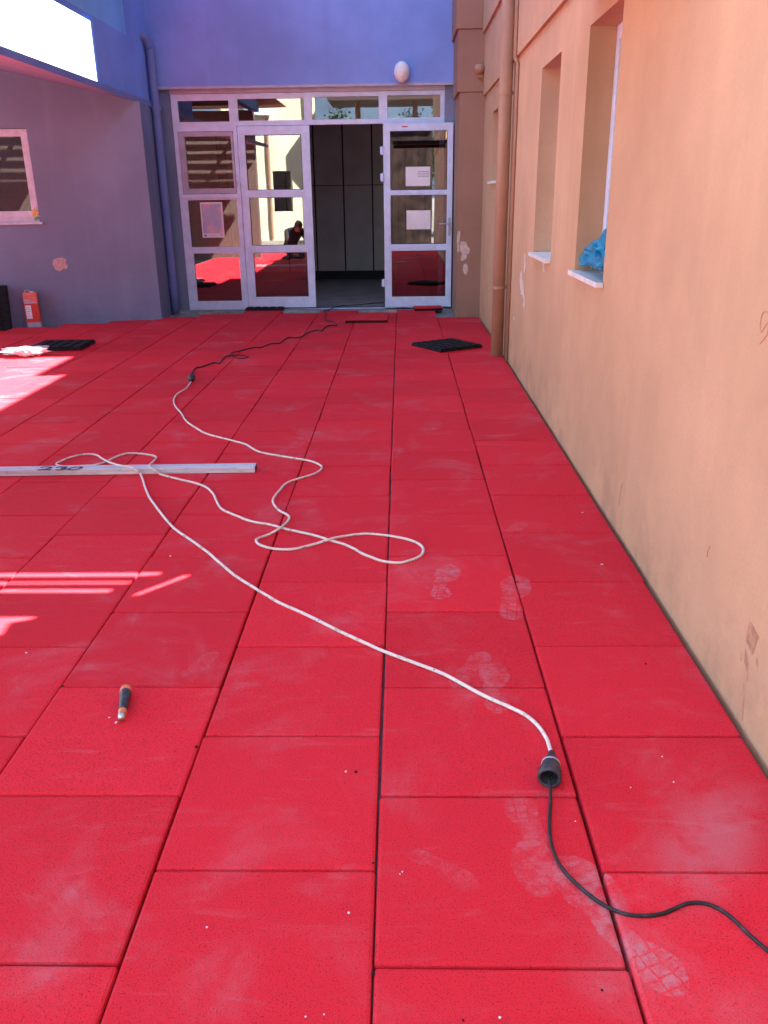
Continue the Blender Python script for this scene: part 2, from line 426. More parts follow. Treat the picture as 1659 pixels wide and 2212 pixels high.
# red rubber tiles in running bond
TS = .502; Y00 = 1.2312
def wing_y(x): return 10.58+.22*(x+2.91) if x < -2.91 else 11.53
def tile_mesh(w, d, h=.045, bev=.008):
    b = MB(); b.box((-w/2, -d/2, -h), (w/2, d/2, 0)); me = b.mesh('rubber_tile', 'rubber')
    bm = bmesh.new(); bm.from_mesh(me)
    ed = [e for e in bm.edges if all(v.co.z > -1e-6 for v in e.verts) or all(abs(v.co.x) > w/2-1e-6 and abs(v.co.y) > d/2-1e-6 for v in e.verts)]
    bmesh.ops.bevel(bm, geom=ed, offset=bev, segments=2, affect='EDGES', profile=.55)
    bm.to_mesh(me); bm.free(); return me
full = [tile_mesh(TS-g, TS-g*.8) for g in (.0035, .005, .0075)]
cut_cache = {}
stuff = MB(); vis = []
LAST = {1: 10.55, 0: 11.29, -1: 11.04, -2: 11.29, -3: 11.04, -4: 11.53, -5: 11.04, -6: 10.78, -7: 10.53, -8: 10.28, -9: 10.03, -10: 9.78, -11: 9.53}
rt = random.Random(5)
for k in range(-16, 2):
    off = (TS/2 if k % 2 else 0)
    for r in range(-6, 24):
        y0 = Y00+off+(r)*TS; y1 = y0+TS
        last = LAST.get(k, 9.2)
        if y0 > last-.06: continue
        y1 = min(y1, last) if last-y0 < TS*.99 else y1
        x0, x1 = k*TS, (k+1)*TS
        cx, cy = (x0+x1)/2, (y0+y1)/2
        q = [project((x, y, 0)) for x in (x0, x1) for y in (y0, y1)]
        q = [a for a in q if a]
        on = q and max(a[0] for a in q) > -5 and min(a[0] for a in q) < W0+5 and max(a[1] for a in q) > 0 and min(a[1] for a in q) < H0+5
        if on:
            d = y1-y0
            if d < TS*.97:
                key = round(d, 2)
                if key not in cut_cache: cut_cache[key] = tile_mesh(TS-.004, d-.003)
                me = cut_cache[key]
            else: me = rt.choices(full, (3, 4, 2))[0]
            vis.append((me, cx, cy))
        elif k >= -9:
            stuff.box((x0+.002, y0+.002, BASE), (x1-.002, y1-.002, 0))
for me, cx, cy in vis:
    o = bpy.data.objects.new('rubber_tile', me)
    o.location = (cx+rt.gauss(0, .0009), cy+rt.gauss(0, .0009), rt.gauss(0, .0009)); o.rotation_euler = (rt.gauss(0, .0012), rt.gauss(0, .0012), rt.gauss(0, .0022))
    link(o, ground)
so_ = stuff.build('rubber_paving', 'rubber', ground); so_['kind'] = 'stuff'

# ================================================================== blue building
YB, YF = 11.43, 11.53                     # upper wall face / glazing face
blue = empty('blue_building', (-1.1, 11.6, 0))
tag(blue, 'blue and violet plastered school building with white glazed entrance doors', 'building')
def bp(mb, name, mat, parent=None, **kw):
    """part of the blue building, built in world coordinates"""
    o = mb.build(name, mat, None, **kw); o.parent = parent or blue
    off = Vector((0, 0, 0)); p = parent or blue
    while p is not None: off += p.location; p = p.parent
    o.location = -off; return o
mb = MB(); mb.holed(-3.05, 6, 2.665, 8.17, [], YB, YB+.3, XZ)
bp(mb, 'wall', 'blue')
for a, b in ((.61, 6), (-3.05, -2.795)):
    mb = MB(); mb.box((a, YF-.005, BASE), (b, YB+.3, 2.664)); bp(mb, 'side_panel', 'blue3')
mb = MB(); mb.box((-2.99, YB-.012, 2.655), (.733, YB+.012, 2.683)); bp(mb, 'drip_edge', 'greyframe')
mb = MB(); mb.box((-2.79, YF-.03, 2.612), (.61, YF+.05, 2.664)); bp(mb, 'shutter_slot', 'greyframe')
# side wall of the recess, and the tall pier above the low roof
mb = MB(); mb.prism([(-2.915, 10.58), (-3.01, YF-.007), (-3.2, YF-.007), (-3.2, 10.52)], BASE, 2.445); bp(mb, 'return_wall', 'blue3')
mb = MB(); mb.box((-3.02, 9.50, 2.50), (-3.0, 10.68, 3.12)); mb.box((-3.15, 10.68, 2.50), (-2.999, YB, 8.1)); bp(mb, 'parapet', 'blue')
mb = MB(); mb.box((-3.12, 3.0, 3.122), (-3.012, 10.678, 4.59)); bp(mb, 'beam', 'blue_lit')
mb = MB(); mb.box((-6.4, 3.0, 4.592), (-1.3, 10.678, 4.70)); bp(mb, 'sun_block_slab', 'blue_lit')  # unseen slab added to keep the sun off the beam and floor
# low wing wall with window (turned a little to the courtyard)
ang = math.atan(.22); WL = Matrix.Translation((-2.915, 10.58, 0)) @ Matrix.Rotation(math.pi+ang, 4, 'Z')
# local u runs left along the wall, t positive = towards the camera after the half turn
UW = lambda x: (-2.915-x)/math.cos(ang)
wu0, wu1, wz0, wz1 = UW(-4.15), UW(-5.6), 1.165, 2.165
mb = MB(); mb.holed(0, 4.2, BASE, 2.42, [(wu0, wu1, wz0, wz1)], -.22, 0, WL)
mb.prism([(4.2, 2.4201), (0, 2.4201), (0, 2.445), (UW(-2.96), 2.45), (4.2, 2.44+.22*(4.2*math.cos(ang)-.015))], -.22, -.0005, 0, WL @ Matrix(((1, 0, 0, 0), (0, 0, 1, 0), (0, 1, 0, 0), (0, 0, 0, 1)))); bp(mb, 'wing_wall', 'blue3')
win = empty('window', (0, 0, 0)); win.parent = blue
mb = MB(); mb.holed(wu0+.004, wu1-.004, wz0+.05, wz1-.004, [(wu0+.078, wu1-.078, wz0+.125, wz1-.082)], -.10, -.028, WL)
bp(mb, 'window_frame', 'pinkframe', win, bevel=.004)
mb = MB(); mb.box((wu0+.078, -.07, wz0+.125), (wu1-.078, -.062, wz1-.082), M=WL); bp(mb, 'pane', 'wglass', win)
mb = MB(); mb.box((wu0+.005, -.12, wz0+.003), (wu1-.005, -.012, wz0+.024), M=WL); mb.box((wu0+.004, -.1, wz0+.026), (wu1-.004, -.018, wz0+.048), M=WL); bp(mb, 'sill_rail', 'pinkframe', win)
mb = MB(); mb.box((wu0-.03, -.1, wz0-.022), (wu1+.03, .03, wz0+.002), M=WL); bp(mb, 'sill', 'pinkframe', win, bevel=.004)
def blob(mb, pts, h, M, mi=0):
    mb.prism(pts, 0, h, mi, M)
def jag(cx, cz, rx, rz, n, seed, j=.35):
    r = random.Random(seed); return [(cx+rx*math.cos(2*math.pi*k/n)*(1+r.uniform(-j, j)), cz+rz*math.sin(2*math.pi*k/n)*(1+r.uniform(-j, j))) for k in range(n)]
WLf = WL @ Matrix(((1, 0, 0, 0), (0, 0, 1, 0), (0, 1, 0, 0), (0, 0, 0, 1)))    # (u,v,t)
mb = MB(); blob(mb, jag(wu0+.045, wz0+.10, .035, .055, 11, 3), .012, WLf @ Matrix.Translation((0, 0, -.03))); bp(mb, 'foam_smear', 'yellowfoam', win)
mb = MB(); blob(mb, jag(wu0+.035, wz0+.04, .028, .022, 9, 4), .012, WLf @ Matrix.Translation((0, 0, -.022))); bp(mb, 'paint_smear', 'greenfoam', win)
mb = MB(); mb.box((-.4, -3.2, 1.0), (3.6, -3.15, 2.4), M=WL); bp(mb, 'room_back', 'roomwall')
# bare patch where the paint has come off
pc = (UW(-3.985), .69)
mb = MB()
o = [(-.075, -.06), (-.03, -.085), (.02, -.05), (.055, -.055), (.075, -.02), (.05, .01), (.065, .05), (.02, .075), (-.04, .07), (-.085, .05), (-.1, .0)]
mb.prism([(pc[0]-a, pc[1]+b) for a, b in o][::-1], .0, .0025, 0, WLf); bp(mb, 'bare_patch', 'bare_pink')
# low pitched roof of the wing
def rz_(x): return 2.45+.22*(-2.97-x)
mb = MB()
P = [(-2.97, rz_(-2.97)), (-7.5, rz_(-7.5)), (-7.5, rz_(-7.5)+.055), (-2.97, rz_(-2.97)+.055)]
mb.prism(P, -12.4, -2.2, 0, Matrix(((1, 0, 0, 0), (0, 0, -1, 0), (0, 1, 0, 0), (0, 0, 0, 1)))); bp(mb, 'roof', 'soffit')
mb = MB(); mb.box((-2.974, 2.2, rz_(-2.97)-.004), (-2.962, 11.27, rz_(-2.97)+.058)); bp(mb, 'fascia', 'blue_pipe')
# blue downpipe
px, py = -2.935, 11.34
pipe = MB(); pipe.tube(crom([(px, py, -.01), (px, py, 1.5), (px, py, 2.95), (px, py-.01, 3.09), (px-.03, py-.05, 3.18), (px-.09, py-.12, 3.215), (px-.16, py-.2, 3.22)], 5), .05, 14)
po = bp(pipe, 'downpipe', 'blue_pipe', smooth=True)
for z in (.33, 2.44):
    mb = MB(); mb.tube([(px, py, z-.02), (px, py, z+.02)], .06, 14); mb.box((px-.015, py, z-.012), (px+.015, YB+.08, z+.012)); bp(mb, 'collar', 'blue_pipe', po)
# threshold
mb = MB(); mb.box((-2.95, 11.33, BASE-.01), (.73, 11.70, -.012)); bp(mb, 'threshold', 'conc', bevel=.008)

# glazed entrance -------------------------------------------------
ent = empty('entrance_frame', (0, 0, 0)); ent.parent = blue
holes = [(-2.71, -2.075, 2.295, 2.535), (-1.965, -1.138, 2.30, 2.547), (-1.04, -.207, 2.302, 2.556), (-.102, .556, 2.308, 2.56),
         (-2.74, -2.043, 1.452, 2.185), (-2.692, -2.055, .80, 1.378), (-2.675, -2.075, .105, .72), (-1.992, -.158, -.01, 2.243), (-.07, .55, .12, 2.18)]
mb = MB(); mb.holed(-2.792, .608, -.011, 2.611, holes, YF, YF+.06, XZ); bp(mb, 'frame', 'white', ent, bevel=.0035)
for (a, b, c, d) in holes[:4]+[holes[5], holes[6], holes[8]]:
    mb = MB(); mb.box((a-.004, YF+.028, c-.004), (b+.004, YF+.034, d+.004)); bp(mb, 'pane', 'glass', ent)
mb = MB(); mb.holed(-2.735, -2.047, 1.456, 2.181, [(-2.66, -2.076, 1.516, 2.128)], YF-.008, YF+.05, XZ); bp(mb, 'sash', 'greyframe', ent, bevel=.003)
mb = MB(); mb.box((-2.66, YF+.022, 1.516), (-2.076, YF+.028, 2.128)); bp(mb, 'pane', 'glass', ent)
mb = MB(); mb.box((-2.765, YF-.02, 1.402), (-2.02, YF-.001, 1.448)); bp(mb, 'sash_sill', 'white', ent, bevel=.003)
mb = MB(); mb.box((-2.792, YF+.002, 2.244), (-.16, YF+.001, 2.2441)); 
def door(name, x0, x1, y0, panes, handle=None, hinge=None):
    dr = empty(name, (0, 0, 0)); dr.parent = blue
    mb = MB(); mb.holed(x0, x1, .014, 2.238, panes, y0, y0+.055, XZ); bp(mb, 'leaf_frame', 'white', dr, bevel=.004)
    for (a, b, c, d) in panes:
        mb = MB(); mb.box((a-.003, y0+.022, c-.003), (b+.003, y0+.028, d+.003)); bp(mb, 'pane', 'glass', dr)
        g = .006; mb = MB()
        mb.holed(a-.001, b+.001, c-.001, d+.001, [(a+g, b-g, c+g, d-g)], y0+.008, y0+.021, XZ); bp(mb, 'gasket', 'gasket', dr)
    if hinge is not None:
        for z in (.33, 1.62, 1.93):
            mb = MB(); mb.tube([(hinge, y0-.006, z-.05), (hinge, y0-.006, z+.05)], .012, 10); mb.box((hinge-.03, y0-.008, z-.045), (hinge+.03, y0-.001, z+.045)); bp(mb, 'hinge', 'white', dr, bevel=.002)
    if handle is not None:
        hx, hz, sgn = handle
        mb = MB(); mb.box((hx-.016, y0-.012, hz-.15), (hx+.016, y0-.001, hz+.07)); mb.box((hx-.008, y0-.014, hz-.125), (hx+.008, y0-.0125, hz-.085))
        bp(mb, 'lock_plate', 'greyframe', dr, bevel=.002)
        mb = MB(); mb.tube(crom([(hx, y0-.013, hz), (hx, y0-.05, hz), (hx+sgn*.02, y0-.062, hz), (hx+sgn*.135, y0-.06, hz)], 5), .0095, 10); bp(mb, 'handle', 'greyframe', dr, smooth=True)
    return dr
door('door', -1.985, -1.08, YF-.016, [(-1.897, -1.185, 1.49, 2.135), (-1.89, -1.2, .812, 1.40), (-1.88, -1.175, .155, .722)], hinge=-1.995)
door('door', -.152, .715, YF-.115, [(-.07, .645, 1.465, 2.15), (-.068, .645, .812, 1.405), (-.063, .641, .15, .73)], handle=(.682, 1.06, -1), hinge=-.166)
mb = MB(); mb.box((.08, YF-.1165, 2.19), (.15, YF-.1155, 2.205)); bp(mb, 'maker_plate', 'redcan')
# dark room with lockers behind the doors
mb = MB()
mb.quad((-4.5, 11.75, -.012), (3, 11.75, -.012), (3, 16.4, -.012), (-4.5, 16.4, -.012)); bp(mb, 'room_floor', 'roomfloor')
mb = MB(); mb.quad((-4.5, 16.4, -.02), (3, 16.4, -.02), (3, 16.4, 2.70), (-4.5, 16.4, 2.70)); mb.quad((-4.5, 11.75, 2.70), (-4.5, 16.4, 2.70), (3, 16.4, 2.70), (3, 11.75, 2.70))
mb.quad((-4.5, 11.75, -.02), (-4.5, 16.4, -.02), (-4.5, 16.4, 2.70), (-4.5, 11.75, 2.70)); mb.quad((3, 11.75, -.02), (3, 16.4, -.02), (3, 16.4, 2.70), (3, 11.75, 2.70))
mb.quad((-4.5, 11.75, 2.62), (3, 11.75, 2.62), (3, 11.75, 2.70), (-4.5, 11.75, 2.70)); bp(mb, 'room_shell', 'roomwall')
cab = empty('locker_cabinet', (-.9, 15.8, -.012)); tag(cab, 'tall grey locker cabinet inside the dark doorway', 'cabinet')
mb = MB(); mb.box((-2.2, -.18, .14), (2.2, .5, 2.60)); mb.box((-2.17, -.12, 0), (2.17, .48, .139)); mb.build('carcass', 'lockergap', cab)
for i in range(-4, 4):
    x0 = i*.5-.03+.012; x1 = x0+.5-.026
    for z0, z1 in ((.16, 1.58), (1.592, 2.58)):
        mb = MB(); mb.box((x0, -.2, z0), (x1, -.182, z1)); d = mb.build('locker_door', 'locker', cab, bevel=.003)
        mb = MB(); zz = z0+.62 if z0 < 1 else z0+.06; lathe(mb, [(0.0, .024), (.012, .022), (.014, .01), (.008, 0)], Matrix.Translation((x0+.03, -.2, zz)) @ Matrix.Rotation(math.pi/2, 4, 'X'), 10); mb.build('knob', 'steel', d)

# ================================================================== terracotta building on the right
XR = 1.020
orange = empty('terracotta_building', (XR, 5, 0))
tag(orange, 'terracotta plastered building wall along the right side with deep window recesses', 'building')
def op(mb, name, mat, parent=None, **kw):
    o = mb.build(name, mat, None, **kw); o.parent = parent or orange
    off = Vector((0, 0, 0)); p = parent or orange
    while p is not None: off += p.location; p = p.parent
    o.location = -off; return o
WZ0, WZ1 = 1.012, 2.20
WIN = [(4.15, 4.845, WZ0, WZ1), (5.65, 6.395, WZ0, WZ1), (8.95, 9.655, 1.53, WZ1)]
mb = MB(); mb.holed(-3.0, 10.579, BASE, 2.44, WIN, XR, XR+.30, YZ); op(mb, 'wall', 'orange')
mb = MB(); mb.holed(-3.0, 10.579, 2.442, 3.06, [(3.75, 4.7, 2.458, 3.06)], XR-.024, XR+.25, YZ); op(mb, 'band', 'orange')  # opening added so a sun beam reaches the slotted sheet
mb = MB(); mb.holed(-3.0, 9.45, 3.062, 5.25, [(3.75, 4.7, 3.062, 3.85)], XR-.048, XR+.12, YZ); mb.holed(9.45, 11.425, 3.062, 5.6, [], XR-.048, XR+.12, YZ); op(mb, 'upper_wall', 'orange')  # the added beam opening continues up into this wall
mb = MB(); mb.box((.735, 10.58, BASE), (XR+.3, YF-.006, 2.485)); mb.box((.705, 10.565, 2.487), (XR+.25, YB-.003, 3.11)); mb.box((.68, 10.548, 3.112), (XR-.049, YB-.003, 5.6)); op(mb, 'pier', 'orange_shaded', bevel=.006)
for (a, b, c, d) in WIN:
    w = empty('window', (0, 0, 0)); w.parent = orange
    xf = XR+.135
    mb = MB(); mb.holed(a+.002, b-.002, c+.002, d-.002, [(a+.07, b-.07, c+.07, d-.07)], xf, xf+.06, YZ); op(mb, 'window_frame', 'white', w, bevel=.004)
    mb = MB(); mb.box((xf+.028, a+.07, c+.07), (xf+.034, b-.07, d-.07)); op(mb, 'pane', 'wglass', w)
    mb = MB(); mb.box((XR-.035, a-.02, c-.022), (XR-.002, b+.012, c+.003)); mb.box((XR-.0021, a+.001, c-.0005), (xf, b-.001, c+.003)); op(mb, 'sill', 'marble', w, bevel=.0015)
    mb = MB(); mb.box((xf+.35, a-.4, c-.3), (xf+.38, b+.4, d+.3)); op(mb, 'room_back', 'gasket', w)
# added unseen slotted sheet, cuts a sun beam into the floor stripes
cz = 2.40; K = cz/math.tan(SUN_EL); DX, DY = K*math.sin(SUN_AZ), K*math.cos(SUN_AZ)
def shift(p): g = on_z(*p); return (g.x+DX, g.y+DY)
can = empty('stripe_mask', (0, 0, 0)); can.parent = orange
s1, s2, s3 = shift((345, 1240)), shift((281, 1258)), shift((240, 1276)); b1 = shift((75, 1333)); b2 = shift((40, 1372)); g1, g2 = shift((292, 1286)), shift((408, 1242))
x_l, x_r = -.1, XR-.026
slots = [(x_l+.03, s1[0], s1[1]-.016, s1[1]+.016), (x_l+.03, s2[0], s2[1]-.012, s2[1]+.012), (x_l+.03, s3[0], s3[1]-.013, s3[1]+.013), (x_l+.03, b1[0], b2[1], b1[1]), (g1[0], g2[0], g1[1], g2[1])]
mb = MB(); mb.holed(x_l, x_r, 3.1, 4.75, slots, cz, cz+.004, Matrix(((1, 0, 0, 0), (0, 0, 1, 0), (0, 1, 0, 0), (0, 0, 0, 1))))
dg1, dg2 = shift((292, 1286)), shift((408, 1242))
op(mb, 'sheet', 'gasket', can)
xa, ya, xb, yb = dg1[0], dg1[1], dg2[0], dg2[1]; sl_ = (yb-ya)/(xb-xa); wv = .013
mb = MB(); mb.prism([(xa, ya+wv), (xb-wv/sl_, yb), (xa, yb)], cz, cz+.004); mb.prism([(xa+wv/sl_, ya), (xb, ya), (xb, yb-wv)], cz, cz+.004); op(mb, 'sheet_corner', 'gasket', can)
b3 = shift((0, 1376)); b4 = shift((20, 1345))
mb = MB(); mb.prism([(b1[0]-.004, b1[1]-.014), (b4[0], b4[1]), (b3[0], b2[1]), (b1[0], b2[1]), (b1[0], b1[1]-.014)][::-1], cz, cz+.004); op(mb, 'sheet_corner', 'gasket', can)
for yy in (3.12, 4.69):
    mb = MB(); mb.box((x_l, yy, cz-.06), (x_r+.03, yy+.04, cz-.001)); op(mb, 'bracket', 'gasket', can)
# downpipe and conduits
px, py = .945, 7.87
mb = MB(); mb.tube([(px, py, .002), (px, py, 2.0), (px, py, 4.9)], .056, 18); pr = op(mb, 'downpipe', 'orange_pipe', smooth=True)
for z in (.62, 2.20):
    mb = MB(); mb.tube([(px, py, z-.014), (px, py, z+.014)], .0625, 18); mb.box((px-.01, py-.012, z-.01), (XR+.01, py+.012, z+.01)); op(mb, 'collar', 'orange_pipe', pr)
for yy, r in ((7.66, .012), (7.60, .011)):
    mb = MB(); mb.tube([(XR-.012, yy, .0), (XR-.012, yy, 2.39), (XR-.036, yy, 2.44), (XR-.036, yy, 3.0), (XR-.06, yy, 3.08), (XR-.06, yy, 4.9)], r, 8); op(mb, 'conduit', 'orange_pipe', smooth=True)
# bare patches: pier (faces the camera) and wall
def pier_patch(pts, name='bare_patch', mat='bare'):
    q = [on_y(x, y, 10.58) for x, y in pts]
    mb = MB(); mb.prism([(p.x, p.z) for p in q], 0, .003, 0, Matrix(((1, 0, 0, 0), (0, 0, -1, 10.581), (0, 1, 0, 0), (0, 0, 0, 1)))); op(mb, name, mat)
def wall_patch(pts, name='bare_patch', mat='bare', h=.0025):
    q = [on_x(x, y, XR) for x, y in pts]
    mb = MB(); mb.prism([(p.y, p.z) for p in q], 0, h, 0, Matrix(((0, 0, -1, XR+.0005), (1, 0, 0, 0), (0, 1, 0, 0), (0, 0, 0, 1)))); op(mb, name, mat)
def z8(x, y): return ((1400+x/2.765)/1.475588, (560+y/2.765)/1.475588)
for P in ([(190, 585), (215, 578), (240, 590), (247, 620), (268, 640), (270, 670), (255, 693), (225, 690), (230, 680), (243, 700), (240, 730), (200, 753), (188, 745), (190, 715), (205, 690), (180, 660), (182, 610)],
          [(215, 785), (235, 773), (250, 790), (252, 830), (240, 870), (222, 868), (208, 830)],
          [(165, 490), (183, 485), (185, 520), (175, 600), (178, 660), (162, 680), (155, 560)]):
    pier_patch([z8(*p) for p in P])
for P in ([(752, 690), (758, 690), (764, 800), (755, 855), (748, 850)], [(715, 860), (725, 840), (730, 900), (742, 960), (745, 1020), (755, 1080), (758, 1130), (750, 1168), (740, 1165), (745, 1090), (735, 1040), (722, 1050), (716, 990), (712, 920)],
          [(655, 1245), (665, 1240), (664, 1275), (657, 1272)], [(912, 748), (925, 748), (922, 790), (930, 850), (922, 852), (915, 800)]):
    wall_patch([z8(*p) for p in P])
for P in ([(405, 130), (430, 85), (470, 90), (500, 130), (520, 320), (400, 320), (392, 220)],):
    pass
# dirt marks on the near wall
def z9(x, y): return (1800+x/1.4753)/1.475588, (900+y/1.4747)/1.475588
stain = simple('wall_stain', (.45, .245, .155), .85, 0, .2, .15, 30); MT['stain'] = stain
for P in ([(872, 1595), (885, 1610), (900, 1640), (915, 1665), (905, 1690), (890, 1740), (880, 1755), (868, 1720), (855, 1690), (858, 1640)],
          [(850, 1720), (862, 1760), (868, 1800), (862, 1860), (858, 1880), (855, 1820), (845, 1780)], [(842, 1880), (846, 1960), (838, 2060), (833, 2060), (838, 1950)], [(905, 1760), (912, 1800), (906, 1830), (900, 1790)], [(827, 1740), (836, 1745), (834, 1780), (826, 1775)]):
    wall_patch([z9(*p) for p in P], 'stain', 'stain', .0012)
def wall_line(pts, w=.0016, name='pencil_scribble', mat='stain'):
    q = [on_x(x, y, XR)-Vector((.0008, 0, 0)) for x, y in pts]
    mb = MB(); mb.tube(crom(q, 4), w, 5); op(mb, name, mat)
wall_line([z9(*p) for p in ((918, 290), (935, 270), (955, 240), (956, 190), (925, 235), (922, 190), (935, 140), (955, 140))])
wall_line([z9(*p) for p in ((672, 1290), (674, 1265), (684, 1240))]); wall_line([z9(*p) for p in ((255, 1050), (262, 990), (272, 945))], .0012)

# ================================================================== lamps on the walls
lp = on_y(868, 156, YB-.09)
lamp = empty('wall_lamp', (lp.x, YB, lp.z)); tag(lamp, 'oval white globe lamp on the blue wall above the doors', 'lamp')
mb = MB(); lathe(mb, [(.065, 0), (.065, .03), (.05, .034)], Matrix.Rotation(math.pi/2, 4, 'X'), 24); mb.build('mount', 'white', lamp, smooth=True)
mb = MB(); prof = [(.0001+.094*math.sin(t), -.117*math.cos(t)) for t in [math.pi*k/16 for k in range(17)]]
lathe(mb, prof, Matrix.Translation((0, -.118, 0)) @ Matrix.Scale(.95, 4, (0, 1, 0)), 28); mb.build('globe', 'lampglobe', lamp, smooth=True)
fp = on_y(1038, 152, 10.50)
fl = empty('wall_sensor', (fp.x, 10.566, fp.z)); tag(fl, 'small round terracotta painted sensor on the pier in the corner', 'sensor')
mb = MB(); lathe(mb, [(.0001, -.05), (.038, -.043), (.056, -.012), (.058, .015), (.043, .043), (.0001, .052)], Matrix.Translation((-.01, -.06, .015)), 18); mb.build('globe', 'orange_pipe', fl, smooth=True)
mb = MB(); mb.box((-.03, -.022, -.07), (.03, -.001, -.02)); mb.tube([(-.005, -.03, -.03), (-.005, -.05, .0)], .014, 8); mb.build('bracket', 'orange_pipe', fl)
mb = MB(); mb.tube(crom([(.0, -.012, -.07), (.02, -.01, -.11), (.06, -.008, -.125), (.1, -.006, -.16), (.1, -.006, -.22)], 4), .005, 6); mb.build('cable', 'orange_pipe', fl)

# ================================================================== paper on the glass
def sheet(name, label, x0, x1, z0, z1, y, mat='paper', tilt=0.0):
    o = empty(name, ((x0+x1)/2, y, (z0+z1)/2)); tag(o, label, 'notice' if name == 'notice' else 'poster'); o.rotation_euler = (0, tilt, 0)
    w, h = (x1-x0)/2, (z1-z0)/2
    mb = MB(); mb.box((-w, -.0006, -h), (w, .0006, h)); mb.build('sheet', mat, o); return o, w, h
yl = YF-.115+.022-.0015
o, w, h = sheet('notice', 'white notice sheet with printed lines on the upper pane of the open door', .123, .432, 1.512, 1.738, yl)
for i, (a, b) in enumerate(((.0, .9), (-.02, .92), (.0, .9))):
    mb = MB(); z = h*.48-i*.026; mb.box((w*a, -.0016, z-.004), (w*b, -.0009, z+.004)); mb.build('text_line', 'ink', o)
sheet('notice', 'blank white sheet on the middle pane of the open door', .133, .440, .992, 1.222, yl)
o, w, h = sheet('poster', 'violet poster with a pink figure and white border behind left glass', -2.54, -2.25, .915, 1.352, YF+.026)
mb = MB(); mb.box((-w*.9, -.0016, -h*.74), (w*.86, -.0009, h*.9)); mb.build('picture', 'poster', o)
mb = MB(); mb.prism(jag(-w*.72, -h*.87, .018, .014, 9, 2, .2), -.0016, -.0009, 0, Matrix(((1, 0, 0, 0), (0, 0, 1, 0), (0, 1, 0, 0), (0, 0, 0, 1)))); mb.build('emblem', 'ink', o)
mb = MB(); mb.box((-w*.4, -.0016, -h*.875), (w*.3, -.0009, -h*.855)); mb.box((w*.6, -.0016, -h*.89), (w*.85, -.0009, -h*.82)); mb.build('small_print', 'greyframe', o)

# ================================================================== straightedge with 230 written on it
bz = .034
a0, a1 = on_z(0, 1012, bz), on_z(552, 1004, bz)
dirv = (a1-a0); dirv.z = 0; dirv.normalize(); L = 2.3; nv = Vector((-dirv.y, dirv.x, 0))
se = empty('straightedge', (a1.x, a1.y, 0), math.atan2(dirv.y, dirv.x)); tag(se, 'long aluminium straightedge bar with 230 written on top, lying on the tiles', 'straightedge')
bw = .072
mb = MB(); mb.box((-L, -bw/2, .0005), (0, bw/2, bz)); mb.build('bar', 'alu', se, bevel=.003)
mb = MB(); mb.box((.0003, -bw/2+.003, .003), (.003, bw/2-.003, bz-.003)); mb.build('end_cap', 'plastic', se, bevel=.001)
def zb(x, y): return ((100+x/3.95)/1.475588, (1430+y/3.95)/1.475588)
def stroke(P, w=.0075):
    inv = Matrix.Rotation(-math.atan2(dirv.y, dirv.x), 3, 'Z')
    q = [inv @ (on_z(*zb(*p), bz)-se.location) for p in P]; q = crom(q, 5); mb = MB(); n = len(q)
    for k in range(n-1):
        t = (q[k+1]-q[k]); t.z = 0
        if t.length < 1e-6: continue
        t.normalize(); s = Vector((-t.y, t.x, 0))*w
        mb.prism([((q[k]-s-t*.002).x, (q[k]-s-t*.002).y), ((q[k+1]-s+t*.002).x, (q[k+1]-s+t*.002).y), ((q[k+1]+s+t*.002).x, (q[k+1]+s+t*.002).y), ((q[k]+s-t*.002).x, (q[k]+s-t*.002).y)], bz+.0002+k*1e-5, bz+.0009+k*1e-5)
    mb.build('written_digit', 'marker', se)
stroke([(122, 240), (160, 233), (215, 233), (248, 240), (225, 251), (150, 262), (85, 269), (120, 268), (180, 267), (240, 269)])
stroke([(318, 238), (370, 231), (440, 232), (420, 243), (375, 248), (420, 252), (425, 260), (370, 267), (305, 267)])
stroke([(600, 232), (545, 236), (480, 250), (465, 263), (510, 268), (580, 260), (628, 245), (632, 235), (600, 232)])

# ================================================================== cords
def tube_from(pix, r, zf=None, n=5):
    pts = []
    for p in pix:
        z = (p[2] if len(p) > 2 else 0.0)+r; pts.append(on_z(p[0], p[1], z))
    out = crom(pts, n)
    for i in range(1, len(out)-1):
        q = out[i]; out[i] = q+Vector((noise.noise(q*17), noise.noise(q*17+Vector((5, 3, 1))), 0))*.0018+Vector((noise.noise(q*45), noise.noise(q*45+Vector((2, 7, 1))), 0))*.0006
    return out
def z3(x, y, z=0): return ((700+x/2.37)/1.475588, (1400+y/2.37)/1.475588, z)
white = [(414, 822), (403, 838), (384, 850), (376, 862), (378, 876), (392, 893), (402, 909), (420, 922), (447, 937)]
white += [(500, 951)]+[z3(*p) for p in ((200, 40), (300, 95), (480, 130), (640, 155), (720, 175), (770, 205), (755, 240), (690, 270), (590, 300), (510, 330), (450, 390), (410, 440), (405, 480), (440, 530), (510, 570), (525, 595), (505, 630), (450, 675, .011), (370, 720), (290, 750), (278, 770), (300, 795), (370, 820), (470, 832), (560, 830), (650, 810), (740, 785), (820, 760, .011), (870, 745, .008), (960, 730), (1050, 718), (1130, 715), (1250, 725), (1370, 745), (1450, 765), (1510, 795), (1538, 825), (1535, 860), (1500, 890), (1440, 915), (1370, 932), (1290, 930), (1210, 915), (1130, 885), (1080, 865), (1020, 830), (930, 790), (850, 768), (770, 743), (690, 720), (600, 700), (480, 672), (380, 645), (240, 620), (120, 575), (40, 540), (0, 510))]
white += [(467, 1080), (460, 1066), (445, 1052), (420, 1043), (385, 1035)]
